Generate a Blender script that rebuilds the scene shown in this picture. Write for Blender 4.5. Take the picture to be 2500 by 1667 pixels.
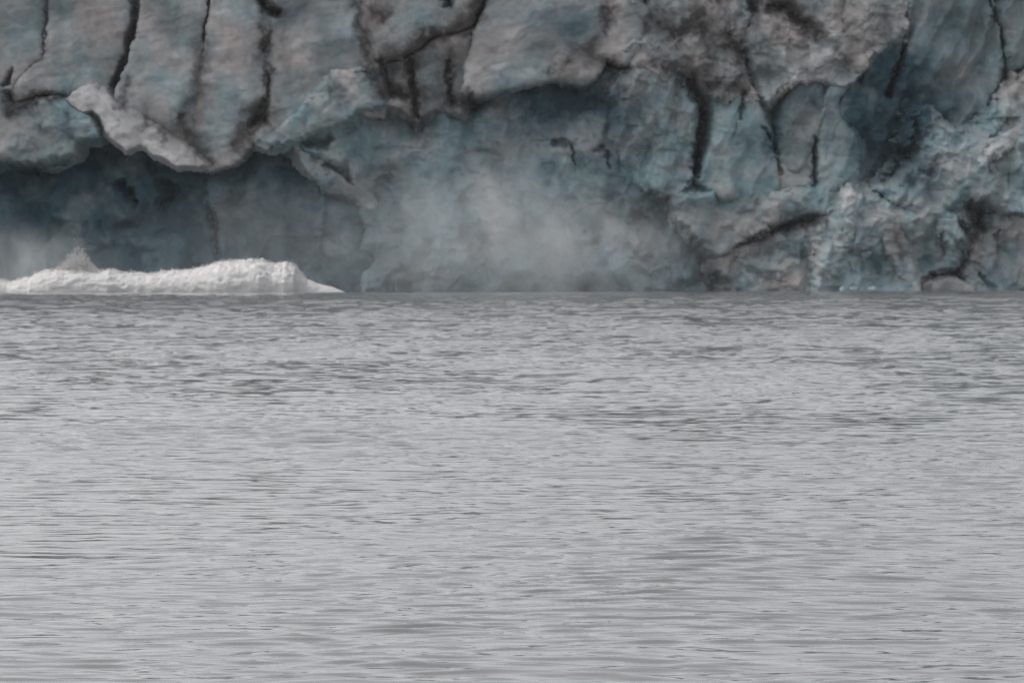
import bpy, math
import numpy as np

for o in list(bpy.data.objects):
    bpy.data.objects.remove(o)
sc = bpy.context.scene
COL = sc.collection

# ---------------------------------------------------------------- camera, sky, sun, exposure
F = 9615.0                      # focal length in photo pixels (photo 2500 wide)
CAM_H = 9.0                   # deck height above the water
HOR = 563.8                     # true horizon line in the photo
K = F / 600.0                   # photo pixels per metre at the ice front

cam_d = bpy.data.cameras.new("camera")
cam = bpy.data.objects.new("camera", cam_d)
COL.objects.link(cam)
cam_d.sensor_width = 36.0
cam_d.lens = 36.0 * F / 2500.0
cam_d.clip_start = 1.0
cam_d.clip_end = 8000.0
cam.location = (0, 0, CAM_H)
cam.rotation_euler = (math.radians(90) - math.atan((833.5 - HOR) / F), math.radians(0.10), 0)
cam_d.dof.use_dof = True
cam_d.dof.focus_distance = 95.0
cam_d.dof.aperture_fstop = 2.4
sc.camera = cam

SUN_EL, SUN_AZ = 50.0, -64.0     # azimuth measured from +Y (the glacier) towards +X
world = bpy.data.worlds.new("World")
sc.world = world
world.use_nodes = True
wn, wl = world.node_tree.nodes, world.node_tree.links
bg = wn["Background"]
sky = wn.new("ShaderNodeTexSky")
sky.sky_type = 'NISHITA'
sky.sun_disc = False
sky.sun_elevation = math.radians(SUN_EL)
sky.sun_rotation = math.radians(SUN_AZ)
sky.air_density = 1.0
sky.dust_density = 4.0
sky.ozone_density = 1.0
hs = wn.new("ShaderNodeHueSaturation")       # overcast: cloud takes the blue out of the sky
hs.inputs['Saturation'].default_value = 0.17
wl.new(sky.outputs[0], hs.inputs['Color'])
wl.new(hs.outputs[0], bg.inputs['Color'])
bg.inputs['Strength'].default_value = 0.15

sun_d = bpy.data.lights.new("sun", 'SUN')
sun_d.energy = 0.6
sun_d.angle = math.radians(35)
sun_d.color = (1.0, 0.97, 0.93)
sun = bpy.data.objects.new("sun", sun_d)
COL.objects.link(sun)
sun.location = (0, 0, 200)
sun.rotation_euler = (math.radians(90 - SUN_EL), 0, math.radians(180 - SUN_AZ))

sc.view_settings.view_transform = 'Standard'
sc.view_settings.look = 'None'
sc.view_settings.exposure = 0.5
sc.view_settings.gamma = 1.0
sc.cycles.max_bounces = 6
sc.cycles.diffuse_bounces = 3
sc.cycles.glossy_bounces = 3
sc.cycles.volume_bounces = 3
sc.cycles.volume_step_rate = 1.0
sc.cycles.volume_max_steps = 96

# ---------------------------------------------------------------- noise in numpy
def _h(ix, iy, seed):
    ix = ix.astype(np.int64); iy = iy.astype(np.int64)
    n = (ix * 374761393 + iy * 668265263 + seed * 1274126177) & 0xffffffff
    n = ((n ^ (n >> 13)) * 1274126177) & 0xffffffff
    n = ((n ^ (n >> 16)) * 2246822519) & 0xffffffff
    n = n ^ (n >> 15)
    return n.astype(np.float64) / 4294967295.0

def gn(x, y, seed):
    x0 = np.floor(x); y0 = np.floor(y)
    fx, fy = x - x0, y - y0
    u = fx*fx*fx*(fx*(fx*6-15)+10); v = fy*fy*fy*(fy*(fy*6-15)+10)
    def g(dx, dy):
        a = _h(x0+dx, y0+dy, seed) * 2*np.pi
        return np.cos(a)*(fx-dx) + np.sin(a)*(fy-dy)
    a = g(0,0)*(1-u) + g(1,0)*u
    b = g(0,1)*(1-u) + g(1,1)*u
    return (a*(1-v) + b*v) * 1.5

def fbm(x, y, octs, seed, gain=0.5):
    s = np.zeros_like(x); a = 1.0
    for i in range(octs):
        s += a * gn(x*2**i + 17.3*i, y*2**i - 9.1*i, seed + i)
        a *= gain
    return s

def ridged(x, y, octs, seed, gain=0.5):
    s = np.zeros_like(x); a = 1.0
    for i in range(octs):
        s += a * (1 - 2*np.abs(gn(x*2**i + 5.7*i, y*2**i + 3.3*i, seed + i)))
        a *= gain
    return s

def blocks(x, y, seed, k=1.6, tilt=0.5):
    """broken-ice relief: front-most of flat tilted blocks around jittered cells (units of one cell)"""
    x0 = np.floor(x); y0 = np.floor(y)
    best = np.full_like(x, -9.0); tint = np.zeros_like(x)
    for dx in (-1, 0, 1):
        for dy in (-1, 0, 1):
            cx, cy = x0+dx, y0+dy
            px = cx + 0.15 + 0.7*_h(cx, cy, seed); py = cy + 0.15 + 0.7*_h(cx, cy, seed+1)
            rx, ry = x-px, y-py
            a = _h(cx, cy, seed+2)*np.pi
            c, s = np.cos(a), np.sin(a)
            qx, qy = rx*c+ry*s, -rx*s+ry*c
            r = np.maximum(np.abs(qx), np.abs(qy)*0.8)
            hgt = (_h(cx, cy, seed+3) - 0.5)*0.9 + tilt*((_h(cx, cy, seed+4)-0.5)*2*rx + (_h(cx, cy, seed+5)-0.5)*2*ry)
            hgt = hgt - k*np.maximum(0, r-0.33)
            t = _h(cx, cy, seed+6)
            m = hgt > best
            best = np.where(m, hgt, best); tint = np.where(m, t, tint)
    return best, tint

def sm(a, b, x):
    t = np.clip((x-a)/(b-a), 0, 1)
    return t*t*(3-2*t)

def sdf(poly, x, y):
    """signed distance, positive inside"""
    n = len(poly)
    d2 = np.full(x.shape, 1e18); ins = np.zeros(x.shape, bool)
    for i in range(n):
        ax, ay = poly[i]; bx, by = poly[(i+1) % n]
        ex, ey = bx-ax, by-ay
        wx, wy = x-ax, y-ay
        t = np.clip((wx*ex+wy*ey)/(ex*ex+ey*ey+1e-9), 0, 1)
        dx, dy = wx-ex*t, wy-ey*t
        d2 = np.minimum(d2, dx*dx+dy*dy)
        cond = (ay > y) != (by > y)
        xi = ax + (y-ay)*ex/(ey if abs(ey) > 1e-9 else 1e-9)
        ins ^= cond & (x < xi)
    d = np.sqrt(d2)
    return np.where(ins, d, -d)

def linedist(pts, x, y):
    d2 = np.full(x.shape, 1e18); wout = np.zeros(x.shape)
    for (ax, ay, aw), (bx, by, bw) in zip(pts[:-1], pts[1:]):
        ex, ey = bx-ax, by-ay
        wx, wy = x-ax, y-ay
        t = np.clip((wx*ex+wy*ey)/(ex*ex+ey*ey+1e-9), 0, 1)
        q = (wx-ex*t)**2 + (wy-ey*t)**2
        m = q < d2
        d2 = np.where(m, q, d2); wout = np.where(m, aw+(bw-aw)*t, wout)
    return np.sqrt(d2), np.maximum(wout, 0.5)

# ---------------------------------------------------------------- materials
def new_mat(name):
    m = bpy.data.materials.new(name); m.use_nodes = True
    return m, m.node_tree.nodes, m.node_tree.links, m.node_tree.nodes["Principled BSDF"]

def ice_material():
    m, n, l, p = new_mat("glacier_ice")
    at = n.new("ShaderNodeAttribute"); at.attribute_name = "Col"
    tc = n.new("ShaderNodeTexCoord")
    geo = n.new("ShaderNodeNewGeometry")
    mp = n.new("ShaderNodeMapping"); mp.inputs['Scale'].default_value = (0.55, 0.55, 1.3)
    l.new(geo.outputs['Position'], mp.inputs['Vector'])
    nz = n.new("ShaderNodeTexNoise"); nz.inputs['Scale'].default_value = 0.9; nz.inputs['Detail'].default_value = 7
    nz.inputs['Roughness'].default_value = 0.65
    l.new(mp.outputs[0], nz.inputs['Vector'])
    mr = n.new("ShaderNodeMapRange")
    mr.inputs['From Min'].default_value = 0.3; mr.inputs['From Max'].default_value = 0.7
    mr.inputs['To Min'].default_value = 0.93; mr.inputs['To Max'].default_value = 1.07
    l.new(nz.outputs['Fac'], mr.inputs['Value'])
    mx = n.new("ShaderNodeVectorMath"); mx.operation = 'SCALE'
    l.new(at.outputs['Color'], mx.inputs[0]); l.new(mr.outputs[0], mx.inputs['Scale'])
    l.new(mx.outputs[0], p.inputs['Base Color'])
    p.inputs['Roughness'].default_value = 0.62
    p.inputs['Specular IOR Level'].default_value = 0.25
    nb = n.new("ShaderNodeTexNoise"); nb.inputs['Scale'].default_value = 1.6; nb.inputs['Detail'].default_value = 6
    nb.inputs['Roughness'].default_value = 0.6
    l.new(geo.outputs['Position'], nb.inputs['Vector'])
    b = n.new("ShaderNodeBump"); b.inputs['Strength'].default_value = 0.15; b.inputs['Distance'].default_value = 0.5
    l.new(nb.outputs['Fac'], b.inputs['Height']); l.new(b.outputs[0], p.inputs['Normal'])
    return m
ICE = ice_material()

def water_material():
    m, n, l, p = new_mat("silty_water")
    p.inputs['Base Color'].default_value = (0.142, 0.144, 0.145, 1)
    p.inputs['Roughness'].default_value = 0.04
    p.inputs['IOR'].default_value = 1.333
    geo = n.new("ShaderNodeNewGeometry")
    mp = n.new("ShaderNodeMapping"); mp.inputs['Scale'].default_value = (0.7, 2.2, 1)
    l.new(geo.outputs['Position'], mp.inputs['Vector'])
    nb = n.new("ShaderNodeTexNoise"); nb.inputs['Scale'].default_value = 1.6; nb.inputs['Detail'].default_value = 4
    l.new(mp.outputs[0], nb.inputs['Vector'])
    b = n.new("ShaderNodeBump"); b.inputs['Strength'].default_value = 0.12; b.inputs['Distance'].default_value = 0.05
    l.new(nb.outputs['Fac'], b.inputs['Height']); l.new(b.outputs[0], p.inputs['Normal'])
    return m
WATER = water_material()

def foam_material():
    m, n, l, p = new_mat("white_foam")
    geo = n.new("ShaderNodeNewGeometry")
    nz = n.new("ShaderNodeTexNoise"); nz.inputs['Scale'].default_value = 0.5; nz.inputs['Detail'].default_value = 6
    l.new(geo.outputs['Position'], nz.inputs['Vector'])
    cr = n.new("ShaderNodeValToRGB")
    cr.color_ramp.elements[0].position = 0.35; cr.color_ramp.elements[0].color = (0.53, 0.52, 0.51, 1)
    cr.color_ramp.elements[1].position = 0.65; cr.color_ramp.elements[1].color = (0.59, 0.58, 0.57, 1)
    l.new(nz.outputs['Fac'], cr.inputs['Fac']); l.new(cr.outputs[0], p.inputs['Base Color'])
    p.inputs['Roughness'].default_value = 0.9
    p.inputs['Specular IOR Level'].default_value = 0.1
    return m
FOAM = foam_material()

# ---------------------------------------------------------------- mesh helper
def grid_mesh(name, V, keep, ncol, nrow, mat, col=None, loc=(0, 0, 0), flip=False):
    """V: (nrow*ncol,3) row-major; keep: vertex mask; faces need all four corners"""
    idx = np.arange(nrow*ncol).reshape(nrow, ncol)
    q = np.stack([idx[:-1, :-1], idx[1:, :-1], idx[1:, 1:], idx[:-1, 1:]], -1).reshape(-1, 4)
    if flip: q = q[:, ::-1]
    q = q[keep[q].all(1)]
    used = np.zeros(len(V), bool); used[q.ravel()] = True
    re = np.cumsum(used)-1
    q = re[q]; V = V[used] - np.array(loc)
    me = bpy.data.meshes.new(name)
    me.vertices.add(len(V)); me.vertices.foreach_set("co", V.astype(np.float32).ravel())
    me.loops.add(q.size); me.loops.foreach_set("vertex_index", q.astype(np.int32).ravel())
    me.polygons.add(len(q))
    me.polygons.foreach_set("loop_start", (np.arange(len(q))*4).astype(np.int32))
    me.polygons.foreach_set("loop_total", np.full(len(q), 4, np.int32))
    me.polygons.foreach_set("use_smooth", np.ones(len(q), bool))
    me.update(calc_edges=True)
    if col is not None:
        a = me.color_attributes.new("Col", 'FLOAT_COLOR', 'POINT')
        c = np.ones((len(V), 4), np.float32); c[:, :3] = col[used]
        a.data.foreach_set("color", c.ravel())
    me.materials.append(mat)
    o = bpy.data.objects.new(name, me); COL.objects.link(o); o.location = loc
    return o

def tag(o, label, cat, group=None, kind=None):
    if label: o["label"] = label
    if cat: o["category"] = cat
    if group: o["group"] = group
    if kind: o["kind"] = kind
    return o

# ---------------------------------------------------------------- colour marks and cracks of the ice
# (x, y, rx, ry, angle, strength) on the ice front, in photo pixels at the front plane
DIRT_SHADE = [  # real dirt, plus dark blobs painted in as the shade of holes
    (662, 12, 22, 16, 0, .8), (680, 30, 14, 10, 0, .9), (648, 115, 13, 26, 12, .8), (640, 270, 30, 40, 15, 1.0), (615, 300, 25, 14, -25, .8),
    (640, 60, 26, 60, 0, .35), (480, 260, 28, 150, 3, .4), (480, 130, 14, 70, 0, .35), (445, 285, 14, 10, 0, .8), (455, 315, 18, 18, 30, .55),
    (430, 340, 70, 45, 35, .45), (500, 380, 40, 30, 60, .45), (590, 350, 25, 30, 10, .6), (320, 200, 12, 30, 30, .35), (360, 290, 10, 26, 15, .45),
    (300, 255, 22, 10, 30, .5), (60, 250, 30, 10, -25, 1.), (40, 268, 18, 9, 0, .8), (110, 238, 40, 8, -8, .8), (215, 272, 18, 8, -10, .5),
    (230, 80, 40, 80, 0, .28), (255, 190, 16, 40, 20, .4), (750, 215, 40, 22, -30, .45), (700, 150, 14, 120, 0, .25),
    (880, 60, 10, 80, -8, .6), (900, 150, 16, 90, -5, .5), (930, 45, 26, 18, 30, .75), (945, 30, 12, 30, 0, .5), (940, 200, 18, 70, 0, .8),
    (960, 150, 24, 24, 0, .7), (1000, 140, 24, 22, 0, .8), (1040, 105, 36, 16, -25, 1.), (1090, 88, 40, 12, -5, .9), (1130, 65, 30, 20, -30, 1.),
    (1170, 20, 14, 40, 15, 1.), (975, 225, 50, 16, 0, .7), (1018, 260, 12, 44, 0, .8), (1005, 190, 14, 40, 0, .6), (1040, 200, 60, 60, 0, .35),
    (1100, 180, 12, 90, 0, .6), (1108, 245, 20, 20, 0, .9), (1150, 250, 30, 20, 0, .55), (1130, 130, 60, 40, 0, .4), (990, 300, 60, 40, 0, .35),
    (1480, 40, 12, 60, 10, .55), (1495, 20, 30, 14, 0, .5), (1440, 150, 50, 50, -40, .45), (1445, 132, 14, 10, 0, .8), (1400, 185, 40, 14, -35, .5),
    (1580, 60, 60, 50, 0, .4), (1700, 45, 60, 26, 0, .6), (1640, 75, 22, 20, 0, .8), (1720, 160, 70, 60, 0, .45), (1790, 120, 26, 40, -30, .9),
    (1660, 160, 30, 50, 0, .5), (1760, 215, 60, 30, 0, .45), (1930, 20, 50, 26, 20, .8), (1960, 60, 20, 26, 0, .9), (1990, 75, 16, 26, 0, .7),
    (1870, 180, 26, 26, 0, .5), (2020, 105, 30, 12, 0, .6), (2090, 110, 24, 14, 0, .7), (2060, 150, 30, 16, 0, .45), (2120, 30, 60, 40, 0, .3),
    (1600, 340, 50, 30, 0, .45), (1900, 60, 20, 40, 0, .4), (1985, 170, 60, 14, 0, .35),
    (1960, 555, 60, 16, -20, .7), (1860, 600, 60, 16, -22, .6), (2000, 540, 26, 14, 0, .9), (1780, 640, 40, 16, -20, .6), (1830, 640, 80, 50, 0, .35),
    (1560, 520, 60, 30, 0, .6), (1600, 510, 90, 20, 0, .4), (2190, 590, 30, 30, 0, .45), (2300, 590, 10, 30, 0, .5), (2390, 545, 36, 26, 0, .7),
    (2450, 430, 40, 50, 0, .35), (2440, 520, 50, 20, 0, .3), (2280, 680, 60, 20, 0, .55), (2440, 600, 14, 24, 10, .6), (2350, 500, 30, 20, 0, .5),
    (560, 490, 40, 16, -15, .5), (640, 540, 90, 40, 0, .4), (820, 460, 60, 30, 30, .45), (900, 470, 40, 40, 0, .4), (660, 600, 60, 40, 0, .35),
    (760, 470, 40, 14, 0, .6), (350, 520, 90, 30, 0, .35), (950, 420, 40, 14, -10, .35), (1560, 280, 50, 20, 0, .35)]
BLUE = [  # blue clear ice, with some shade of hollows and overhangs painted in
    (2240, 270, 90, 60, 20, .7), (2090, 330, 30, 80, 10, .35), (2190, 190, 50, 70, 0, .45), (2330, 200, 90, 80, 0, .15), (2240, 410, 50, 40, -30, .35), (1400, 240, 120, 40, 0, .35), (1180, 260, 120, 40, 0, .3), (1000, 300, 90, 50, 0, .25),
    (400, 60, 60, 60, 0, .3), (730, 30, 90, 50, 0, .35), (800, 110, 80, 40, 0, .15), (60, 90, 60, 100, 0, .25), (130, 20, 60, 30, 0, .3),
    (830, 230, 26, 50, -25, .4), (1260, 60, 80, 70, 0, .3), (1330, 120, 120, 30, -20, .3), (1400, 100, 60, 90, 0, .3), (1300, 160, 60, 14, -25, .35),
    (1590, 60, 22, 80, 0, .45), (1840, 70, 40, 90, 0, .5), (1830, 170, 30, 60, 0, .5), (1900, 200, 60, 30, 0, -.2),
    (100, 310, 40, 30, 0, .35), (165, 305, 20, 40, 0, .8), (60, 420, 70, 20, -5, .6), (1380, 235, 80, 30, 5, .6), (1300, 290, 60, 60, 20, .4), (1500, 310, 26, 90, 0, .5),
    (2160, 150, 50, 70, 10, .5), (2180, 350, 70, 90, 15, .6), (2230, 330, 24, 40, 20, .6), (2080, 260, 26, 50, 0, .5), (1880, 350, 18, 40, 0, .9), (1990, 410, 8, 60, 0, .6),
    (2280, 420, 50, 30, -30, .35), (2120, 620, 60, 60, 0, .3), (2300, 480, 90, 40, 0, .3), (2400, 660, 40, 30, 0, .3),
    (1700, 590, 40, 40, 30, .5), (1720, 660, 40, 30, 0, .6), (1080, 460, 30, 60, 0, .3), (950, 560, 90, 60, 0, .35), (420, 470, 40, 26, 20, .7), (310, 470, 40, 20, 30, .6)]
PALE = [  # pale ice; on the tooth and ledge it also paints their lit tops
    (1700, 110, 40, 20, 0, .4), (1620, 130, 40, 16, 0, .35), (1960, 150, 50, 16, 0, .5), (2060, 70, 40, 20, 0, .4), (2130, 60, 40, 24, 0, .4), (1800, 60, 16, 20, 0, .35), (2040, 130, 40, 12, 0, .4), (1480, 60, 30, 40, 0, .3), (2400, 380, 60, 20, -30, .35), (2330, 400, 30, 16, 20, .3),
    (80, 190, 60, 30, 0, .5), (230, 225, 34, 26, 0, .9), (330, 340, 80, 26, 25, .8), (420, 380, 50, 12, 10, .7), (1200, 200, 80, 22, -18, .5),
    (1420, 190, 26, 20, 0, .5), (640, 318, 8, 12, 0, 1.), (740, 320, 60, 12, -20, .3), (860, 420, 60, 20, 30, .3), (2270, 290, 40, 22, 20, .4),
    (2180, 550, 50, 22, 20, .5), (2220, 650, 26, 60, -20, .6), (2080, 480, 16, 16, 0, .8), (330, 205, 10, 22, 0, .7), (850, 325, 12, 8, 0, .7)]
DIRT_SHADE_LINES = [   # dark silt streaks, and painted shade of holes and thin cracks: (x, y, half width)
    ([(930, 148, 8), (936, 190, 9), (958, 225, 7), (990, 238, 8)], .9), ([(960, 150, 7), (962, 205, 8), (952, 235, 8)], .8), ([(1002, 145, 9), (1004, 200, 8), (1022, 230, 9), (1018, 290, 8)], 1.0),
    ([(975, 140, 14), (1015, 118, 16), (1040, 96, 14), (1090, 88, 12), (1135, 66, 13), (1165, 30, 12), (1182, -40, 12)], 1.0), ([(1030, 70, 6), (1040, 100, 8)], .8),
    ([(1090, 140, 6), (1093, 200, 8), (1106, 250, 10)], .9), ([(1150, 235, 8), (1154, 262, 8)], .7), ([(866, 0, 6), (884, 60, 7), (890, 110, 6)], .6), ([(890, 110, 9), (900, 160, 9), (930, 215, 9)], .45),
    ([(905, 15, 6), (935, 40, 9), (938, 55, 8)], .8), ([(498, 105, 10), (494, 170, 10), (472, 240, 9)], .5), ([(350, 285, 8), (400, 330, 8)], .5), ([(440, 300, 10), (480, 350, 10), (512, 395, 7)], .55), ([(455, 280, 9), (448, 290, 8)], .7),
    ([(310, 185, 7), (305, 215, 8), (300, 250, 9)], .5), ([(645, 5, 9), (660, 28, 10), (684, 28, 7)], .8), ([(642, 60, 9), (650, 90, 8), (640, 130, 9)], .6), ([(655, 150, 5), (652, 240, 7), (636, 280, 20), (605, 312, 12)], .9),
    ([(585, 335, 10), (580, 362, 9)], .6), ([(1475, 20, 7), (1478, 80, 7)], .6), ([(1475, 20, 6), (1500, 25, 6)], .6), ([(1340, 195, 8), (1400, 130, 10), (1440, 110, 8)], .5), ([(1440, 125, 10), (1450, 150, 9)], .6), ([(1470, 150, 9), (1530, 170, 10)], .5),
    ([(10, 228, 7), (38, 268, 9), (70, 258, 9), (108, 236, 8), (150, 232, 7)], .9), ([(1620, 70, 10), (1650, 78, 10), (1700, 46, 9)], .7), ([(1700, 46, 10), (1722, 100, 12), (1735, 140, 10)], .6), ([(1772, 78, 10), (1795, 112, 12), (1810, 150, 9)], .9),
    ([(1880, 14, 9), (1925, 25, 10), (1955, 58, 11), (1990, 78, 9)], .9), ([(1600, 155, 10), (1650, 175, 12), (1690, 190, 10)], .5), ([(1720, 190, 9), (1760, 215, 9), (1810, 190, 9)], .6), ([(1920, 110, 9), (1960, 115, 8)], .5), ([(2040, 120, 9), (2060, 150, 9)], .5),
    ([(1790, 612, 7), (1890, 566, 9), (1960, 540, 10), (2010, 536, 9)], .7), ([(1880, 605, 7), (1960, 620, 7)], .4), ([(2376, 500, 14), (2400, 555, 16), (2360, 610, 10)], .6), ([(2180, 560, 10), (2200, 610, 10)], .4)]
CRACKS = [   # polylines (x, y, half width), depth in metres
    ([(112, -60, 4), (112, 40, 4), (110, 100, 3), (102, 132, 2)], 1.5),
    ([(34, 172, 3), (20, 195, 8), (10, 206, 4)], 4.0),
    ([(932, 150, 5), (948, 215, 6)], 1.0), ([(1002, 150, 5), (1010, 220, 6), (1020, 288, 6)], 1.6), ([(950, 228, 5), (1000, 236, 7)], 1.0), ([(1092, 150, 4), (1098, 215, 5), (1110, 255, 8)], 1.4), ([(1150, 232, 5), (1154, 262, 6)], 1.0),
    ([(640, 0, 6), (650, 22, 9), (675, 32, 10), (684, 28, 5)], 4.0),
    ([(660, 80, 4), (648, 110, 7), (646, 130, 3)], 1.5),
    ([(652, 170, 3), (653, 235, 4)], 1.2), ([(648, 250, 9), (640, 285, 14), (615, 300, 7)], 2.0),
    ([(1088, -20, 14), (1092, 8, 9)], 6.0), ([(1570, -20, 8), (1575, 5, 6)], 5.0), ([(1836, -20, 16), (1838, 22, 9)], 7.0),
    
    ([(1880, 14, 6), (1920, 22, 8), (1950, 55, 10), (1965, 60, 5)], 2.0),
    
    
    ([(1688, 205, 13), (1724, 246, 14), (1717, 300, 11), (1709, 370, 9), (1698, 428, 6)], 7.0), ([(2240, 300, 12), (2246, 335, 18), (2226, 380, 12)], 4.0), ([(2200, 410, 10), (2160, 446, 12)], 3.0),
    ([(1815, 225, 4), (1812, 260, 4), (1802, 292, 3)], 2.0), ([(1355, 350, 6), (1375, 348, 9), (1395, 360, 5), (1405, 400, 3)], 2.0),
    ([(1455, 365, 6), (1482, 370, 5), (1486, 415, 3)], 1.5), 
    ([(1865, 310, 4), (1895, 375, 5), (1905, 430, 3)], 1.5),
    ([(1990, 340, 4), (1990, 400, 5), (1987, 450, 4)], 2.0), 
    ([(2404, 0, 3), (2425, 40, 4), (2445, 80, 4), (2455, 145, 4)], 2.0),
    ([(2204, 110, 3), (2198, 150, 6), (2185, 195, 7), (2168, 238, 4)], 5.0),
    ([(2268, 425, 9), (2288, 395, 12)], 2.0), ([(2410, 420, 5), (2425, 385, 8)], 1.5), ([(2415, 340, 4), (2460, 300, 5)], 1.5), 
    ([(1800, 605, 3), (1890, 562, 7), (1915, 556, 3)], 1.5), ([(1960, 545, 8), (1990, 538, 9)], 1.5), ([(1935, 556, 5), (1932, 560, 5)], 2.5),
    ([(2295, 580, 5), (2302, 600, 9), (2306, 620, 4)], 1.4), ([(2365, 510, 14), (2390, 535, 24), (2405, 560, 14)], 3.0),
    ([(2432, 585, 8), (2442, 570, 5)], 1.6), ([(2338, 595, 8), (2355, 630, 10)], 1.8), ([(2392, 675, 6), (2418, 706, 10)], 2.0), 
    ([(505, 500, 4), (522, 530, 6), (525, 570, 6), (535, 620, 4)], 3.0), ([(400, 450, 12), (420, 470, 18), (395, 495, 8)], 4.0),
    ([(290, 445, 9), (320, 470, 9), (335, 495, 5)], 3.5), ([(60, 410, 8), (120, 400, 9), (170, 385, 6)], 4.0), ([(800, 405, 9), (835, 415, 9), (855, 440, 4)], 3.5),
    ([(740, 350, 8), (790, 352, 14), (815, 335, 6)], 4.0), ([(1560, 525, 12), (1575, 530, 8)], 2.0),
    ([(1690, 590, 10), (1720, 640, 12), (1760, 690, 8)], 2.0)]

GREY = np.array([0.57, 0.52, 0.502]); TEA = np.array([0.275, 0.435, 0.465]); BLU = np.array([0.040, 0.092, 0.115]); DRT_SHADE = np.array([0.045, 0.037, 0.036]); PAL = np.array([0.72, 0.70, 0.69])  # dirt colour doubles as painted shade in holes and cracks

def blobs(lst, x, y):
    s = np.zeros_like(x)
    for (bx, by, rx, ry, ang, st) in lst:
        r = max(rx, ry)*2.4
        m = (np.abs(x-bx) < r) & (np.abs(y-by) < r)
        if not m.any(): continue
        a = math.radians(ang); c, n = math.cos(a), math.sin(a)
        u = (x[m]-bx)*c + (y[m]-by)*n; v = -(x[m]-bx)*n + (y[m]-by)*c
        s[m] += st*np.exp(-((u/rx)**2 + (v/ry)**2))
    return s

def ice_fields(x, y, jag, strata, lump, bscale, seed, blue, dirt, pale, teal=.25, fin=0.0):
    """relief (metres, positive = towards the viewer) and colour of the ice at photo-plane points"""
    xm, ym = x/K, y/K
    wx = xm + 0.8*fbm(xm/5, ym/5, 3, 11); wy = ym + 0.8*fbm(xm/5, ym/5, 3, 12)
    rel = lump*fbm(wx/9, wy/9, 4, seed+3, .42)
    fx = xm + .35*fbm(xm/4, ym/4, 2, 13); fy = ym + .35*fbm(xm/4, ym/4, 2, 14)
    tint = np.zeros_like(x)
    if jag > 0:
        b1, t1 = blocks(fx/bscale, fy/bscale, seed+20, 1.6, .9)
        b2, t2 = blocks(fx/bscale*2.3+7, fy/bscale*2.3, seed+30, 1.6, .9)
        b3, t3 = blocks(fx/bscale*5.1+3, fy/bscale*5.1, seed+40)
        rel = rel + jag*(b1*bscale*.55 + b2*bscale*.26 + b3*bscale*.07)
        tint = (t1-.5)*.5 + (t2-.5)*.4 + (t3-.5)*.3
    if fin > 0:
        u = wx + .38*wy
        rel = rel + fin*(.8*ridged(u/5.5, wy/26, 2, seed+55, .45) + .35*gn(u/2.2, wy/12, seed+57))
    if strata > 0:
        band = fbm(wx/6 + .2*wy, wy*.55 + .12*wx, 4, seed+50, .5)
        rel = rel + strata*(0.16*band + 0.10*ridged(wx/4.5+.1*wy, wy/14, 2, seed+60))
        tint = tint + .28*band*strata
    rel = rel + 0.06*fbm(xm*.9, ym*.9, 3, seed+70)
    for pts, dep in CRACKS:
        xs = [p[0] for p in pts]; ys = [p[1] for p in pts]
        m = (x > min(xs)-60) & (x < max(xs)+60) & (y > min(ys)-60) & (y < max(ys)+60)
        if not m.any(): continue
        jx = x[m] + 7*fbm(x[m]/20, y[m]/20, 3, 91, .6); jy = y[m] + 7*fbm(x[m]/20, y[m]/20, 3, 92, .6)
        d, w = linedist(pts, jx, jy)
        rel[m] -= dep*np.exp(-(d/w)**1.7)
    bx = x + 14*fbm(x/40, y/40, 4, 81, .6); by = y + 14*fbm(x/40, y/40, 4, 82, .6)
    fb = fbm(wx/7, wy/7, 4, seed+5, .48)
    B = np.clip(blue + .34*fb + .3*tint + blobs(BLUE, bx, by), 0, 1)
    D = dirt + min(1., .25+4*dirt)*(.14*fbm(wx/1.4, wy/6, 4, seed+6, .6) + .2*fbm(xm/2, ym/2, 4, seed+7, .65)) + blobs(DIRT_SHADE, bx, by)*1.0 - .1*tint
    for pts, st in DIRT_SHADE_LINES:
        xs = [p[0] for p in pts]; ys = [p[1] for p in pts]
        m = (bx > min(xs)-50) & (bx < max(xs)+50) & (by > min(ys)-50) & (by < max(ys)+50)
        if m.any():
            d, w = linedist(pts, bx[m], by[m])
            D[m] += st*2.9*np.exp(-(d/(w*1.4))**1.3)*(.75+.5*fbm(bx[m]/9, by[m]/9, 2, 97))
    D = 1-np.exp(-1.15*np.maximum(D, 0))
    P = np.clip(pale + .36*fbm(xm/3, ym/3, 4, seed+8, .6) + blobs(PALE, bx, by) + .2*tint, 0, 1)
    c = GREY*(1 + .10*tint[:, None])
    TL = np.clip(teal + .6*fbm(wx/8+31, wy/8, 4, seed+9, .48) + .3*tint, 0, .9)
    c = c*(1-TL[:, None]) + TEA*TL[:, None]
    c = c*(1-P[:, None]) + PAL*P[:, None]
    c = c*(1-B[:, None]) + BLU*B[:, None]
    c = c*(1-D[:, None]) + DRT_SHADE*D[:, None]
    return rel, np.clip(c, 0.01, .85)

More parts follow.
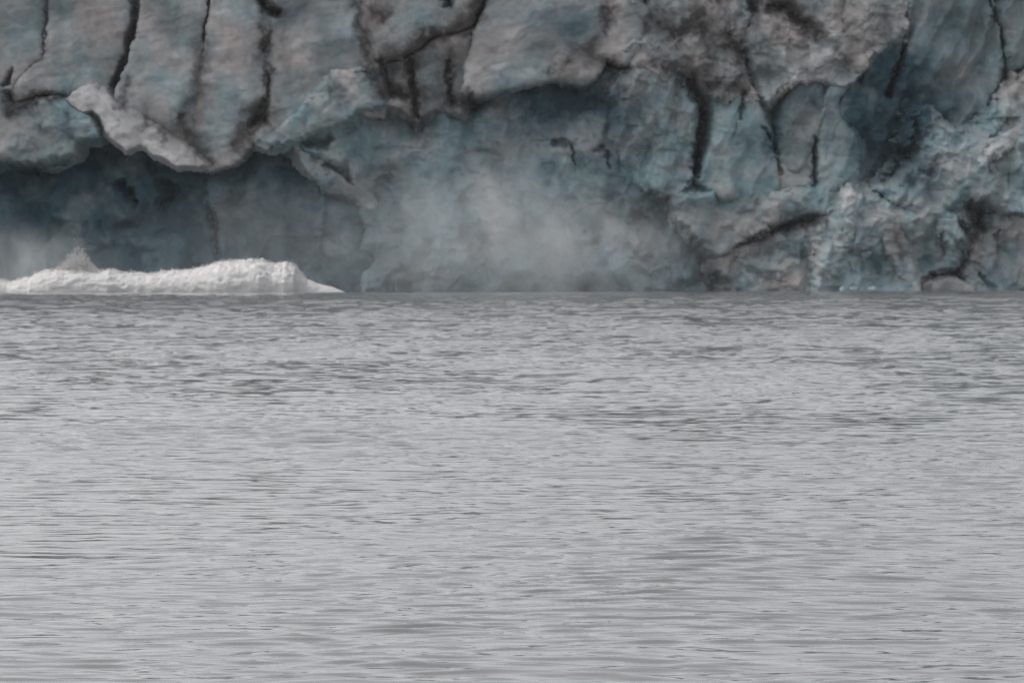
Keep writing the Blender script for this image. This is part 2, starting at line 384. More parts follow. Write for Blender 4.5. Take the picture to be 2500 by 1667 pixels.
def ice(name, label, cat, poly, y0=0.0, tx=0.0, ty=0.0, thick=14.0, rnd=0.7, rndw=9, jag=0.0, strata=0.0, lump=1.0,
        bscale=4.0, seed=1, blue=0.1, dirt=0.05, pale=0.0, teal=.25, fin=0.0, warp=5.0, side=10.0, prof=None, group=None, step=2.5, grow=5.0):
    """one mass of ice: front traced as poly (photo pixels at the ice front), rounded edge, sides running back by `thick`"""
    lift = 70*_h(np.array([seed]), np.array([7]), 1)[0]      # ragged skyline above the frame
    poly = [(px, py - lift if py == T else py) for px, py in poly]
    P = np.array(poly, float)
    x0, x1 = P[:, 0].min()-side-14, P[:, 0].max()+side+14
    ya, yb = P[:, 1].min()-side-14, P[:, 1].max()+side+14
    gx = np.arange(x0, x1, step); gy = np.arange(ya, yb, step)
    X, Y = np.meshgrid(gx, gy); x = X.ravel(); y = Y.ravel()
    wx = x + warp*fbm(x/45, y/45, 4, seed+101, .6); wy = y + warp*fbm(x/45, y/45, 4, seed+102, .6)
    wx = wx + .5*warp*fbm(x/13, y/13, 3, seed+103, .6); wy = wy + .5*warp*fbm(x/13, y/13, 3, seed+104, .6)
    sd = sdf(poly, wx, wy) + grow
    keep = sd > -side
    rel, col = ice_fields(x, y, jag, strata, lump, bscale, seed, blue, dirt, pale, teal, fin)
    cx, cy = P[:, 0].mean(), P[:, 1].mean()
    dep = y0 + tx*(x-cx)/K + ty*(y-cy)/K - rel
    if prof is not None: dep = dep + np.interp(y, [p[0] for p in prof], [p[1] for p in prof])
    dep = dep + rnd*np.exp(-np.maximum(sd, 0)/rndw*1.6)
    out = np.clip(-sd/side, 0, 1)
    dep = dep + thick*out**.8
    s = (600+y0)/600
    V = np.stack([(x-1250)/K*s, 600+dep, CAM_H+(HOR-y)/K*s], -1)
    vk = V[keep]
    loc = (float(vk[:, 0].mean()), float(vk[:, 1].min()), float(max(vk[:, 2].min(), 0)))
    o = grid_mesh(name, V, keep, len(gx), len(gy), ICE, col, loc)
    return tag(o, label, cat, group, 'thing')

# ---------------------------------------------------------------- the setting: water and the glacier body
def make_water():
    rng = np.random.RandomState(5)
    ys = np.concatenate([np.linspace(-400, 60, 40)[:-1], np.arange(60, 180, .075), np.arange(180, 360, .15), np.arange(360, 500, .24), np.arange(500, 612, .4), np.linspace(612, 4000, 40)])
    xs = np.concatenate([-np.geomspace(90, 3000, 22)[::-1], np.arange(-89.8, -32, .33), np.arange(-32, 32, .17), np.arange(32, 89.9, .33), np.geomspace(90, 3000, 22)])
    X, Y = np.meshgrid(xs, ys)
    Z = np.zeros_like(X)
    fade = sm(52, 66, Y)*(1-sm(606, 614, Y))*(1-sm(88, 90, np.abs(X)))
    core = fade > 0
    x, y = X[core], Y[core]
    wx = x + 2.5*gn(x/14, y/9, 301) + .4*gn(x/3.1, y/3.1, 303); wy = y + 1.2*gn(x/9, y/11, 302) + .16*gn(x/2.6, y/2.0, 304)
    gust = np.clip(.8 + .6*fbm(x/26, y/60, 3, 310, .6), .5, 1.7)
    gust = gust + (np.clip(gust, .8, 1.3) - gust)*sm(160, 380, y)
    z = np.zeros_like(x)
    lee = 1 - .88*sm(528, 552, y)          # smooth skin of the swell in front of the ice
    far = sm(220, 500, y)*lee; gust = gust*lee
    for i in range(72):
        short = i < 42
        lam = .27*(1.7/.27)**rng.rand() if short else 1.6*(4.2/1.6)**rng.rand()
        th = rng.normal(0, .20 if short else .26) + (.12 if i % 2 else -.08)
        k = 2*np.pi/lam
        ph = k*(wx*math.sin(th) + wy*math.cos(th)) + rng.rand()*6.28
        if short:      # narrow crests, wide flat troughs
            z += gust*.060/k*np.exp(1.1*(np.sin(ph)-1))
        else:
            z += (.005 + .036*far)*gust/k*np.sin(ph)
    # the swell the calving sends out, and the flat rise in front of the foam
    z += .5*np.exp(-((y-548-.02*x)/9)**2)*(1+.08*gn(x/20, y/50, 320)) + .18*np.sin((y-480)/6.5)*np.exp(-((y-515)/26)**2)
    Z[core] = z*fade[core]
    V = np.stack([X.ravel(), Y.ravel(), Z.ravel()], -1)
    o = grid_mesh("water", V, np.ones(len(V), bool), len(xs), len(ys), WATER, flip=True)
    o["kind"] = "structure"
make_water()

def make_glacier():
    gx = np.arange(-2600, 5100, 9.0); gy = np.arange(-60, 745, 9.0)
    X, Y = np.meshgrid(gx, gy)
    x, y = X.ravel(), Y.ravel()
    rel, col = ice_fields(x, y, .9, .3, 2.0, 6.0, 900, .55, .05, 0)
    inside = sm(-60, 10, x)*(1-sm(2490, 2560, x))
    dep = 17*inside + 2*(1-inside) - rel
    V = np.stack([(x-1250)/K, 600+dep, CAM_H+(HOR-y)/K], -1).reshape(len(gy), len(gx), 3)
    # the crevassed upper surface, running back from the top of the front
    back = [(3, .5), (8, 1), (16, 1), (30, 2), (60, 3), (120, 6), (250, 12), (500, 24), (900, 40)]
    rows, cols = [], []
    c0 = col.reshape(len(gy), len(gx), 3)[0]
    for (d, up) in back[::-1]:
        r = V[0].copy(); r[:, 1] += d
        r[:, 2] += up + 2.5*fbm(r[:, 0]/14, r[:, 1]/14, 3, 77)
        rows.append(r); cols.append(c0)
    V = np.concatenate([np.array(rows), V], 0); col = np.concatenate([np.array(cols).reshape(-1, 3), col], 0)
    n = V.shape[0]
    o = grid_mesh("glacier", V.reshape(-1, 3), np.ones(n*len(gx), bool), len(gx), n, ICE, col)
    o["kind"] = "structure"
make_glacier()

# ---------------------------------------------------------------- the ice masses of the front
T = -45   # every wall that leaves the top of the picture goes on up to here
ice("ice_column", "grey ice column at the far left edge, left of the thin grooved crack", "ice column",
    [(-260, T), (107, T), (108, 40), (106, 100), (98, 140), (60, 168), (34, 200), (16, 222), (-60, 236), (-260, 240)],
    y0=-.5, strata=1, lump=.7, seed=101, blue=.22, dirt=0.05, ty=.03, grow=7)
ice("ice_column", "broad streaked grey ice column left of the long curved crevasse", "ice column",
    [(116, T), (314, T), (318, 30), (304, 88), (300, 120), (282, 162), (268, 200), (262, 236), (235, 232), (200, 222), (165, 236), (140, 230), (100, 232), (66, 246), (36, 250), (12, 225), (40, 190), (66, 165), (104, 140), (114, 100)],
    y0=0, strata=1, lump=.7, seed=111, blue=.14, dirt=0.1, grow=1)
ice("ice_column", "pale ice column right of the long curved crevasse, above the sloping ledge", "ice column",
    [(340, T), (512, T), (508, 40), (498, 66), (494, 95), (503, 120), (492, 220), (480, 300), (500, 402), (450, 398), (400, 365), (330, 310), (284, 262), (276, 236), (290, 200), (312, 150), (322, 110), (334, 92), (342, 50)],
    y0=-.4, strata=1, lump=.8, seed=121, blue=.08, dirt=0.07, tx=.03, grow=1)
ice("ice_column", "pale dirt-streaked ice column with a small dark smudge near its foot", "ice column",
    [(527, T), (652, T), (648, 100), (648, 170), (647, 250), (640, 300), (618, 322), (608, 345), (580, 378), (540, 398), (500, 404), (482, 300), (496, 220), (512, 110), (516, 70), (524, 40)],
    y0=-.6, strata=.9, lump=.8, seed=131, blue=.06, dirt=0.09, grow=13, rnd=0.4)
ice("ice_wall", "smooth grey-blue ice wall above the scalloped teal block", "ice wall",
    [(660, T), (872, T), (884, 30), (902, 90), (928, 170), (944, 245), (930, 280), (800, 250), (700, 330), (640, 350), (622, 330), (654, 280), (660, 160), (656, 100)],
    y0=-.2, strata=.8, lump=.9, seed=141, blue=.20, dirt=0.05, grow=12, rnd=0.3)
ice("ice_wall", "grey ice block above the black slanting crevasse at the top edge", "ice wall",
    [(868, T), (1176, T), (1168, 0), (1152, 44), (1128, 62), (1090, 74), (1048, 84), (1016, 112), (975, 132), (932, 142), (922, 120), (900, 60), (884, 20)],
    y0=-1.0, strata=.6, lump=.9, seed=151, blue=.12, dirt=0.14, ty=.05, side=9, grow=13, rnd=0.3)
ice("ice_buttress", "brown dirt-stained ice buttress hanging below the black slanting crevasse", "ice buttress",
    [(932, 158), (985, 150), (1020, 132), (1054, 106), (1096, 94), (1150, 80), (1148, 140), (1142, 220), (1120, 272), (1060, 262), (1018, 300), (985, 262), (945, 256)],
    y0=-0.4, strata=.7, lump=1.2, seed=161, blue=.06, dirt=0.34, bscale=3, jag=.25, side=38, thick=6, rnd=0.3)
ice("ice_wall", "large pale slanting ice slab at the top centre over a dark teal overhang", "ice wall",
    [(1196, T), (1590, T), (1580, 30), (1566, 110), (1530, 160), (1480, 145), (1450, 188), (1424, 214), (1345, 200), (1320, 206), (1230, 220), (1165, 246), (1128, 226), (1144, 140), (1160, 78), (1188, 20)],
    y0=-2.0, strata=1, lump=1.0, seed=171, blue=.16, dirt=0.04, ty=-.10, rnd=1.6)
# under the pale walls, left
ice("ice_block", "pale teal lump of ice at the left edge, over the dark undercut", "ice block",
    [(-260, 238), (0, 224), (28, 262), (60, 262), (100, 240), (145, 240), (172, 264), (218, 292), (236, 326), (190, 336), (166, 376), (108, 398), (40, 388), (-260, 398)],
    y0=-1.6, lump=1.1, jag=0.8, bscale=3.0, seed=181, blue=.12, dirt=.04, pale=.05, teal=0.65, ty=.10, side=22, thick=9)
ice("ice_ledge", "bright white tooth of ice running down into a sloping ledge", "ice ledge",
    [(165, 240), (200, 212), (242, 190), (262, 234), (300, 260), (345, 284), (395, 318), (445, 352), (486, 384), (508, 402), (440, 402), (380, 374), (345, 348), (310, 362), (286, 340), (260, 316), (246, 278), (225, 264), (198, 270)],
    y0=-1.7, lump=.5, jag=0.6, bscale=3.5, seed=191, blue=0.0, dirt=.02, pale=0.75, ty=-.25, rnd=0.2, rndw=10, warp=3, side=15, thick=5, grow=3, teal=0)  # high pale value paints the lit, upward-facing ledge into the colour
ice("ice_block", "scalloped pale teal ice block set against the smooth grey-blue wall", "ice block",
    [(628, 345), (668, 322), (712, 286), (748, 252), (778, 202), (812, 176), (860, 168), (900, 184), (926, 222), (936, 256), (870, 272), (850, 292), (792, 312), (722, 338), (664, 354)],
    y0=-2.4, lump=1.2, jag=0.7, bscale=3.6, seed=201, blue=.10, dirt=.0, pale=.05, teal=0.75, ty=.04, side=24, thick=6, grow=0)
ice("ice_flake", "light grey sharp-edged flake of ice crossing the dark hollow", "ice flake",
    [(714, 342), (748, 366), (772, 394), (796, 384), (846, 404), (884, 446), (926, 498), (914, 522), (876, 492), (830, 478), (790, 472), (768, 440), (744, 415)],
    y0=2.2, lump=.7, jag=0.7, bscale=3, seed=211, blue=.05, dirt=.12, pale=.1, ty=-.1, warp=4, side=26, thick=5, grow=0, teal=0.5)
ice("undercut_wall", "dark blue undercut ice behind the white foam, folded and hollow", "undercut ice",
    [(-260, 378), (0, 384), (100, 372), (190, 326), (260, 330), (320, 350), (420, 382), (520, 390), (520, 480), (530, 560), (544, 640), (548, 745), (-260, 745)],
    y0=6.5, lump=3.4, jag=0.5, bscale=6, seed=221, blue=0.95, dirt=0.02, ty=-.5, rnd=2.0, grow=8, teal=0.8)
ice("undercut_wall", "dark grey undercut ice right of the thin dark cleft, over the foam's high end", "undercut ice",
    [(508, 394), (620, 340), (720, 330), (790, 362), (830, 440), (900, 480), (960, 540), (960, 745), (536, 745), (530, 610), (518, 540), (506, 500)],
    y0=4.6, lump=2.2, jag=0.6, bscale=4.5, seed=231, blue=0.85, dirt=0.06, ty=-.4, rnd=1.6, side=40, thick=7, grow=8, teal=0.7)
ice("ice_slope", "blue-grey broken ice slope behind the rising spray cloud", "ice slope",
    [(700, 345), (800, 300), (850, 285), (930, 236), (1000, 250), (1130, 212), (1240, 200), (1340, 188), (1460, 190), (1540, 150), (1640, 180), (1690, 260), (1690, 440), (1650, 530), (1705, 620), (1780, 700), (1800, 745), (860, 745), (900, 560), (860, 440), (790, 380)],
    y0=2.6, lump=1.9, jag=0.7, bscale=3.8, seed=241, blue=0.38, dirt=0.05, teal=0.72, ty=-.10, rnd=.8, fin=0.7, side=40, thick=8)
# right-hand jumble
ice("serac", "knobbly brownish serac at the top, left of the narrow teal columns", "serac",
    [(1560, T), (1836, T), (1830, 20), (1818, 90), (1812, 150), (1838, 235), (1770, 250), (1720, 226), (1690, 196), (1630, 190), (1560, 170), (1520, 140), (1556, 90)],
    y0=-1.2, lump=1.2, jag=1.35, bscale=2.6, seed=251, blue=.08, dirt=0.12, ty=-.08, warp=9, grow=8, side=42, thick=8, pale=0.2)
ice("serac", "pinkish-brown pitted serac at the top edge, above the rounded dark domes", "serac",
    [(1842, T), (2214, T), (2206, 60), (2196, 112), (2130, 124), (2100, 176), (2060, 200), (2020, 200), (1960, 190), (1910, 210), (1868, 240), (1838, 200), (1826, 120), (1836, 40)],
    y0=-1.0, lump=1.2, jag=1.25, bscale=2.8, seed=261, blue=.06, dirt=0.1, pale=0.3, ty=-.08, warp=9, grow=8, side=42, thick=8)
ice("serac", "grey broken serac left of the tall narrow black crevasse", "serac",
    [(1540, 165), (1630, 180), (1686, 198), (1676, 244), (1704, 262), (1706, 320), (1692, 425), (1650, 490), (1540, 450), (1490, 330), (1490, 210)],
    y0=.2, lump=1.0, jag=0.9, bscale=3.2, seed=271, blue=.22, dirt=.16, warp=7, fin=1.7, side=42, thick=8, grow=0, teal=0.72)
ice("serac", "smooth grey serac right of the tall narrow black crevasse", "serac",
    [(1738, 236), (1790, 245), (1835, 228), (1872, 290), (1888, 350), (1906, 450), (1870, 500), (1760, 490), (1702, 440), (1726, 372), (1740, 300)],
    y0=-.2, lump=1.0, jag=.4, bscale=4, seed=281, blue=.16, dirt=.06, warp=4, fin=1.7, side=42, grow=0, thick=8, teal=0.72)
ice("ice_column", "rounded dark grey dome-topped ice column in the right half", "ice column",
    [(1886, 420), (1894, 310), (1918, 238), (1944, 206), (1984, 194), (2014, 210), (2018, 262), (2000, 330), (1976, 390), (1950, 425)],
    y0=-0.1, lump=.7, jag=0.5, bscale=3, seed=291, blue=.50, dirt=.14, rnd=0.8, rndw=10, warp=3, fin=1.0, grow=0, side=26, thick=6, teal=0.6)
ice("ice_column", "light ice column between the rounded dark dome and the deep teal hollow", "ice column",
    [(2026, 208), (2056, 200), (2072, 214), (2046, 262), (2056, 292), (2090, 330), (2100, 400), (2098, 470), (1996, 480), (1994, 360), (2004, 290)],
    y0=-.6, lump=.8, jag=.35, bscale=3, seed=301, blue=.18, dirt=.05, pale=.05, warp=4, fin=1.7, grow=0, side=42, thick=8, teal=0.72)
ice("ice_column", "light narrow ice column beside the right foot of the rounded dark dome", "ice column",
    [(1906, 404), (1960, 396), (1988, 350), (1986, 460), (1990, 500), (1900, 500), (1902, 450)],
    y0=-0.6, lump=.8, jag=.4, bscale=2.6, seed=311, blue=.2, dirt=.08, warp=5, grow=6, side=42, thick=8)
ice("ice_hollow", "deep teal hollow face of clear ice beneath the notch, right side", "ice hollow",
    [(2040, 285), (2080, 205), (2104, 214), (2132, 128), (2204, 108), (2202, 160), (2180, 230), (2260, 262), (2262, 330), (2240, 380), (2170, 465), (2080, 470), (2086, 340)],
    y0=1.8, lump=3.0, jag=0.5, bscale=4, seed=321, blue=0.5, dirt=.06, ty=.25, warp=4, grow=4, rnd=.3, fin=1.0, side=30, thick=6, teal=0.72)
ice("serac", "wide smooth grey-blue serac above the bright rubble peaks, upper right", "serac",
    [(2226, T), (2414, T), (2420, 30), (2440, 72), (2452, 145), (2440, 200), (2404, 268), (2350, 310), (2290, 320), (2232, 306), (2186, 280), (2172, 240), (2196, 180), (2210, 110), (2216, 60)],
    y0=.8, lump=1.8, jag=.3, bscale=5, seed=331, blue=.36, dirt=.12, ty=.1, side=42, fin=1.7, grow=0, thick=8, teal=0.72)
ice("serac", "grey-blue serac in the top right corner, right of the curved hairline crack", "serac",
    [(2424, T), (2760, T), (2760, 160), (2520, 165), (2476, 170), (2464, 140), (2450, 70), (2430, 20)],
    y0=-.6, lump=1.0, jag=.3, bscale=5, seed=341, blue=.40, dirt=.05, fin=1.7, grow=0, side=42, thick=8, teal=0.72)
ice("ice_slope", "light crumbled ice slope below the seracs, left of the rubble peaks", "ice slope",
    [(1630, 470), (1760, 470), (1880, 470), (2000, 452), (2100, 452), (2160, 460), (2090, 474), (2056, 500), (2010, 536), (1960, 545), (1890, 566), (1800, 612), (1752, 640), (1700, 600), (1660, 540)],
    y0=-1.6, lump=1.2, jag=0.8, bscale=4.2, seed=351, blue=.14, dirt=.07, ty=-.14, warp=7, grow=0, side=42, thick=8, teal=0.55, pale=0.08)
ice("ice_rubble", "bright ragged fan of ice rubble climbing to the right edge, with jagged peaks", "ice rubble",
    [(2244, 278), (2276, 266), (2310, 308), (2376, 310), (2430, 262), (2476, 196), (2530, 165), (2760, 140), (2760, 500), (2500, 520), (2360, 540), (2200, 520), (2146, 470), (2200, 424), (2262, 372), (2228, 348)],
    y0=-3.6, lump=2.0, jag=1.15, bscale=3.6, seed=361, blue=.08, dirt=.05, pale=0.2, teal=0.72, ty=-.22, warp=11, grow=0, side=42, fin=1.1, thick=8)
ice("ice_mound", "light blue-grey pointed ice mound at the waterline, right of centre", "ice mound",
    [(2052, 498), (2072, 464), (2112, 488), (2210, 480), (2330, 530), (2366, 600), (2340, 650), (2248, 680), (2236, 745), (1980, 745), (1996, 560), (2020, 540)],
    y0=-7.0, lump=2.2, jag=1.0, bscale=4.2, seed=371, blue=.10, dirt=.06, pale=0.18, teal=0.72, ty=-.12, warp=7, grow=0, side=42, thick=8, fin=0.7)
ice("ice_mound", "low brownish ice mound at the waterline below the slanting dark crack", "ice mound",
    [(1740, 655), (1800, 616), (1884, 592), (1960, 566), (2006, 556), (2010, 600), (2024, 745), (1796, 745), (1772, 700)],
    y0=-5.0, lump=1.6, jag=0.8, bscale=3.2, seed=381, blue=.10, dirt=.16, ty=-.12, warp=6, grow=0, side=42, thick=8, teal=0.4)
ice("ice_mound", "grey broken ice mound at the waterline against the right edge", "ice mound",
    [(2340, 540), (2500, 505), (2760, 490), (2760, 745), (2360, 745), (2352, 660), (2376, 600)],
    y0=-5.4, lump=1.9, jag=0.95, bscale=4.0, seed=391, blue=.14, dirt=.12, ty=-.12, warp=7, grow=0, side=42, thick=8, teal=0.5, fin=0.6)
ice("ice_block", "small pale teal ice hump at the waterline between the two grey mounds", "ice block",
    [(2236, 745), (2262, 698), (2300, 686), (2340, 688), (2374, 706), (2380, 745)],
    y0=-9.0, lump=.6, jag=.4, bscale=2, seed=401, blue=.1, dirt=.03, teal=.6, warp=3, thick=5)

ice("ice_block", "jagged pale peak of ice at the top of the rubble fan, against the teal hollow", "ice block",
    [(2232, 345), (2228, 318), (2248, 302), (2238, 280), (2258, 266), (2274, 284), (2292, 276), (2312, 310), (2336, 322), (2318, 356), (2268, 378)],
    y0=-5.2, lump=.6, jag=1.0, bscale=1.8, seed=411, blue=.05, dirt=.03, pale=.25, teal=.5, warp=6, thick=4, side=9, grow=0)
ice("ice_block", "pointed pale blade of ice forming the tip of the blue-grey mound", "ice block",
    [(2052, 520), (2064, 474), (2078, 460), (2098, 486), (2128, 512), (2150, 600), (2110, 640), (2066, 580)],
    y0=-8.2, tx=.35, lump=.6, jag=.9, bscale=2.6, seed=421, blue=.05, dirt=.05, pale=.25, teal=0.6, warp=4, thick=4, side=14, grow=0)
ice("ice_block", "light diagonal rib of ice running down the mound to the water", "ice block",
    [(2150, 545), (2196, 548), (2222, 610), (2250, 700), (2246, 730), (2214, 730), (2186, 650), (2154, 600)],
    y0=-8.3, tx=.3, lump=.6, jag=0.6, bscale=2.4, seed=431, blue=.0, dirt=.05, pale=0.15, teal=0.55, warp=5, thick=4, side=22, grow=0)
ice("ice_block", "long pale slanting rib of ice across the rubble fan near the right edge", "ice block",
    [(2404, 372), (2450, 330), (2510, 290), (2570, 262), (2590, 290), (2520, 336), (2450, 382), (2416, 396)],
    y0=-5.4, lump=.6, jag=.9, bscale=2.4, seed=441, blue=.0, dirt=.05, pale=0.2, teal=0.5, ty=-.3, warp=5, thick=4, side=16, grow=0)
ice("ice_block", "low tilted pale block of ice midway down the rubble fan, under the slanting rib", "ice block",
    [(2296, 430), (2340, 396), (2396, 410), (2436, 450), (2410, 490), (2340, 480)],
    y0=-5.6, tx=-.25, lump=.6, jag=.9, bscale=2.6, seed=451, blue=.0, dirt=.06, pale=.22, teal=.45, ty=-.2, warp=6, thick=4, side=10, grow=0)

# ---------------------------------------------------------------- small floating bits along the foot of the ice
def ice_bit(px, w, h, seed, label):
    n = 14
    poly = []
    for i in range(n):
        a = 2*np.pi*i/n
        r = .5 + 1.0*_h(np.array([i]), np.array([seed]), 3)[0]
        poly.append((px + w*r*math.cos(a), 712 - h*.3 + h*r*math.sin(a)))
    o = ice("ice_chunk", label, "ice chunk", poly, y0=-16, lump=.2, jag=.3, bscale=.8, seed=seed, blue=.12, dirt=.22, pale=-.3, teal=.7, warp=2, thick=1.5, rnd=.6, rndw=4, side=3,
            group="ice chunks afloat at the foot of the glacier", step=1.6)
    return o
for i, (px, w, h) in enumerate([(2062, 7, 3), (2088, 6, 3), (2136, 8, 3)]):
    ice_bit(px, w, h, 500+7*i, "tiny pale ice chunk floating against the foot of the ice front")

# ---------------------------------------------------------------- the breaking wave
def make_wave():
    root = bpy.data.objects.new("breaking_wave", None); COL.objects.link(root)
    Y0 = 566.0; s = Y0/F
    root.location = ((300-1250)*s, Y0, 0)
    tag(root, "long white breaking wave of foam at the left, under the dark ice", "wave")
    top = [(-300, 690), (-200, 676), (-100, 672), (0, 686), (25, 690), (50, 683), (76, 678), (84, 670), (112, 664), (150, 660), (200, 661), (240, 666), (270, 662), (300, 668), (360, 672),
           (400, 666), (440, 664), (470, 661), (500, 654), (540, 643), (580, 640), (640, 638), (658, 645), (672, 649), (700, 645), (722, 652), (735, 670), (752, 686), (782, 698), (812, 704), (842, 709)]
    gx = np.arange(-300, 842, 1.5)
    nu = 70
    th = np.linspace(0, np.pi, nu)
    G, TH = np.meshgrid(gx, th)
    hp = np.interp(G, [p[0] for p in top], [p[1] for p in top])
    H = CAM_H + (HOR-hp)*s*1.0 + .25
    H = np.maximum(H, .05)*sm(846, 800, G)**.3 + .0
    H = np.maximum(H, .02)
    xm = (G-1250)*s
    # cross-section: near side rises, far side falls; depth grows with height
    D = 2.0 + 1.3*H
    yy = Y0 - D*np.cos(TH)*1.0
    zz = H*np.sin(TH)**.75
    arc = TH*D
    bil = 1-np.abs(fbm(xm/3.2, arc/2.6, 4, 610, .5))*2
    bil2 = 1-np.abs(fbm(xm/.6, arc/.6, 3, 620, .6))*2
    amp = np.clip(H/3, .08, 1)
    zz = zz*(1 + .07*fbm(xm/1.5, arc/1.8, 4, 640, .6))
    disp = amp*(.12*bil + .02*bil2 - .10)
    yy = yy - disp*np.cos(TH)*1.3
    zz = zz + disp*np.sin(TH) - .35*(1-np.sin(TH))
    V = np.stack([xm-root.location.x, yy-Y0, zz], -1).reshape(-1, 3)
    o = grid_mesh("foam", V, np.ones(len(V), bool), len(gx), nu, FOAM, flip=True)
    o.parent = root
    # droplets thrown above the crest
    rng = np.random.RandomState(3)
    vs, fs = [], []
    def drop(c, r):
        b = len(vs)
        t = rng.rand(6)*.5+.75
        for k, d in enumerate(((1,0,0),(-1,0,0),(0,1,0),(0,-1,0),(0,0,1),(0,0,-1))):
            vs.append((c[0]+d[0]*r*t[k], c[1]+d[1]*r*t[k], c[2]+d[2]*r*t[k]))
        for f in ((0,2,4),(2,1,4),(1,3,4),(3,0,4),(2,0,5),(1,2,5),(3,1,5),(0,3,5)):
            fs.append(tuple(b+i for i in f))
    for i in range(6000):
        u = rng.rand()
        if u < .45:
            p = rng.normal(190, 32); up = abs(rng.normal(0, 22))*np.exp(-((p-190)/40)**2)
        else:
            p = rng.uniform(-200, 745); up = abs(rng.normal(0, 4.2))
        hz = CAM_H + (HOR-np.interp(p, [q[0] for q in top], [q[1] for q in top]) + up)*s
        drop(((p-1250)*s-root.location.x, rng.normal(0, 1.2), hz), rng.uniform(.04, .13))
    me = bpy.data.meshes.new("spray_droplets"); me.from_pydata(vs, [], fs); me.materials.append(FOAM)
    d = bpy.data.objects.new("spray_droplets", me); COL.objects.link(d); d.parent = root
    d["kind"] = "stuff"
make_wave()

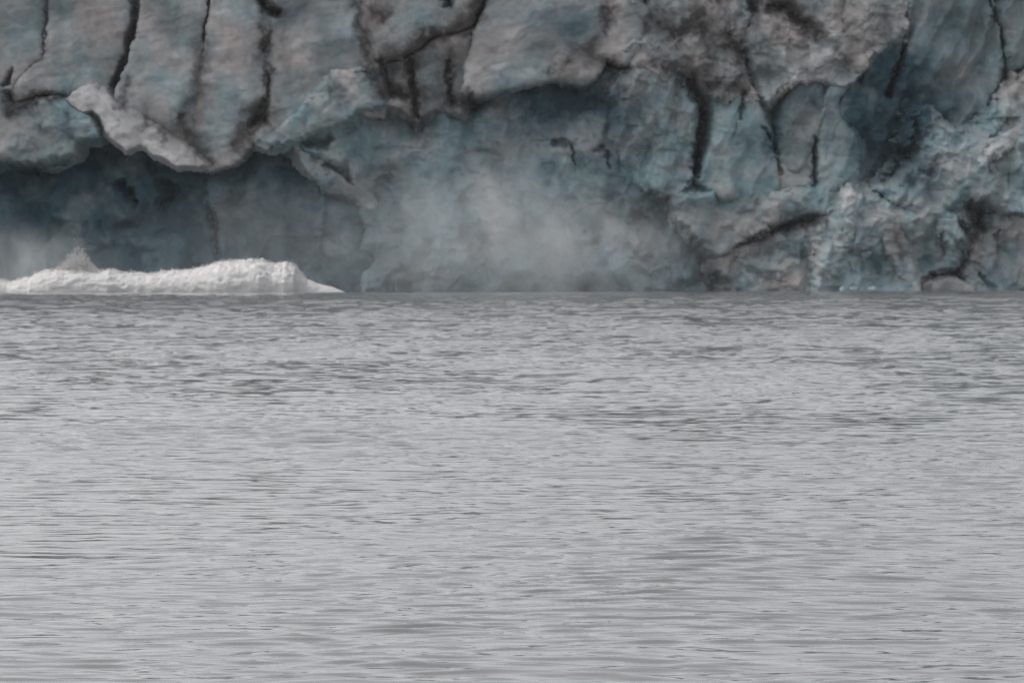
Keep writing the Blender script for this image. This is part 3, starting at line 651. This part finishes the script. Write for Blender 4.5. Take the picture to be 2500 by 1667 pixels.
# ---------------------------------------------------------------- spray clouds (real volumes)
def cloud(name, label, px, py, Y, rx, ry, rz, dens, lean, seed, base_soft=.15, lo=.42, hi=.75):
    """ellipsoid of fine spray; density falls off to its rim and is broken up by noise"""
    s = Y/F
    c = ((px-1250)*s, Y, CAM_H+(HOR-py)*s)
    nu, nv = 36, 24
    vs = [(rx*math.cos(2*math.pi*i/nu)*math.sin(math.pi*j/(nv-1)), ry*math.sin(2*math.pi*i/nu)*math.sin(math.pi*j/(nv-1)), rz*math.cos(math.pi*j/(nv-1))) for j in range(nv) for i in range(nu)]
    vs = [(x + lean*z, y, max(z, -c[2]+.02)) for x, y, z in vs]
    fs = [(j*nu+i, (j+1)*nu+i, (j+1)*nu+(i+1) % nu, j*nu+(i+1) % nu) for j in range(nv-1) for i in range(nu)]
    me = bpy.data.meshes.new(name); me.from_pydata(vs, [], fs)
    o = bpy.data.objects.new(name, me); COL.objects.link(o); o.location = c
    m = bpy.data.materials.new(name); m.use_nodes = True
    n, l = m.node_tree.nodes, m.node_tree.links
    n.remove(n["Principled BSDF"])
    pv = n.new("ShaderNodeVolumePrincipled"); pv.inputs['Color'].default_value = (.97, .98, .99, 1); pv.inputs['Anisotropy'].default_value = 0.0
    l.new(pv.outputs[0], n["Material Output"].inputs['Volume'])
    tc = n.new("ShaderNodeTexCoord")
    # unlean, normalise to the ellipsoid
    sep = n.new("ShaderNodeSeparateXYZ"); l.new(tc.outputs['Object'], sep.inputs[0])
    mz = n.new("ShaderNodeMath"); mz.operation = 'MULTIPLY'; mz.inputs[1].default_value = -lean; l.new(sep.outputs['Z'], mz.inputs[0])
    ax = n.new("ShaderNodeMath"); ax.operation = 'ADD'; l.new(sep.outputs['X'], ax.inputs[0]); l.new(mz.outputs[0], ax.inputs[1])
    cb = n.new("ShaderNodeCombineXYZ"); l.new(ax.outputs[0], cb.inputs['X']); l.new(sep.outputs['Y'], cb.inputs['Y']); l.new(sep.outputs['Z'], cb.inputs['Z'])
    mp = n.new("ShaderNodeMapping"); mp.inputs['Scale'].default_value = (1/rx, 1/ry, 1/rz); l.new(cb.outputs[0], mp.inputs['Vector'])
    ln = n.new("ShaderNodeVectorMath"); ln.operation = 'LENGTH'; l.new(mp.outputs[0], ln.inputs[0])
    fo = n.new("ShaderNodeMapRange"); fo.interpolation_type = 'SMOOTHSTEP'
    fo.inputs['From Min'].default_value = 1.0; fo.inputs['From Max'].default_value = base_soft
    l.new(ln.outputs['Value'], fo.inputs['Value'])
    nz = n.new("ShaderNodeTexNoise"); nz.inputs['Scale'].default_value = .16; nz.inputs['Detail'].default_value = 5; nz.inputs['Roughness'].default_value = .58
    off = n.new("ShaderNodeVectorMath"); off.operation = 'ADD'; off.inputs[1].default_value = (seed*13.1, seed*7.7, 0)
    sx = n.new("ShaderNodeMapping"); sx.inputs['Scale'].default_value = (1.3, 1, .45); sx.inputs['Rotation'].default_value = (0, .35, 0)
    l.new(cb.outputs[0], off.inputs[0]); l.new(off.outputs[0], sx.inputs['Vector']); l.new(sx.outputs[0], nz.inputs['Vector'])
    mr = n.new("ShaderNodeMapRange"); mr.inputs['From Min'].default_value = lo; mr.inputs['From Max'].default_value = hi
    l.new(nz.outputs['Fac'], mr.inputs['Value'])
    mu = n.new("ShaderNodeMath"); mu.operation = 'MULTIPLY'; l.new(fo.outputs[0], mu.inputs[0]); l.new(mr.outputs[0], mu.inputs[1])
    md = n.new("ShaderNodeMath"); md.operation = 'MULTIPLY'; md.inputs[1].default_value = dens; l.new(mu.outputs[0], md.inputs[0])
    l.new(md.outputs[0], pv.inputs['Density'])
    me.materials.append(m)
    tag(o, label, "spray cloud")
    return o
cloud("spray_cloud", "tall pale plume of spray rising from the water in front of the ice slope", 1280, 600, 584, 27, 8, 18, .20, -.35, 1, base_soft=.0, lo=.38, hi=.72)
cloud("spray_cloud", "thin grey veil of spray at the left edge behind the breaking wave", -10, 660, 579, 24, 5, 9, .22, -.1, 2, base_soft=.0, lo=.34, hi=.7)
cloud("spray_cloud", "low thin haze of spray hanging along the foot of the ice, left of the mounds", 1050, 640, 588, 62, 6, 15, .085, -.1, 3, base_soft=.0, lo=.1, hi=.7)

def make_haze():
    x0, x1, y0, y1, z0, z1 = -3300, 3300, -500, 4300, -2, 170
    vs = [(x, y, z) for x in (x0, x1) for y in (y0, y1) for z in (z0, z1)]
    fs = [(0, 1, 3, 2), (4, 6, 7, 5), (0, 4, 5, 1), (2, 3, 7, 6), (0, 2, 6, 4), (1, 5, 7, 3)]
    me = bpy.data.meshes.new("haze"); me.from_pydata(vs, [], fs)
    o = bpy.data.objects.new("haze", me); COL.objects.link(o); o["kind"] = "stuff"
    m = bpy.data.materials.new("haze"); m.use_nodes = True
    n, l = m.node_tree.nodes, m.node_tree.links
    n.remove(n["Principled BSDF"])
    pv = n.new("ShaderNodeVolumePrincipled"); pv.inputs['Color'].default_value = (.93, .95, .97, 1)
    pv.inputs['Density'].default_value = HAZE
    l.new(pv.outputs[0], n["Material Output"].inputs['Volume'])
    me.materials.append(m)
HAZE = 0.00003
make_haze()
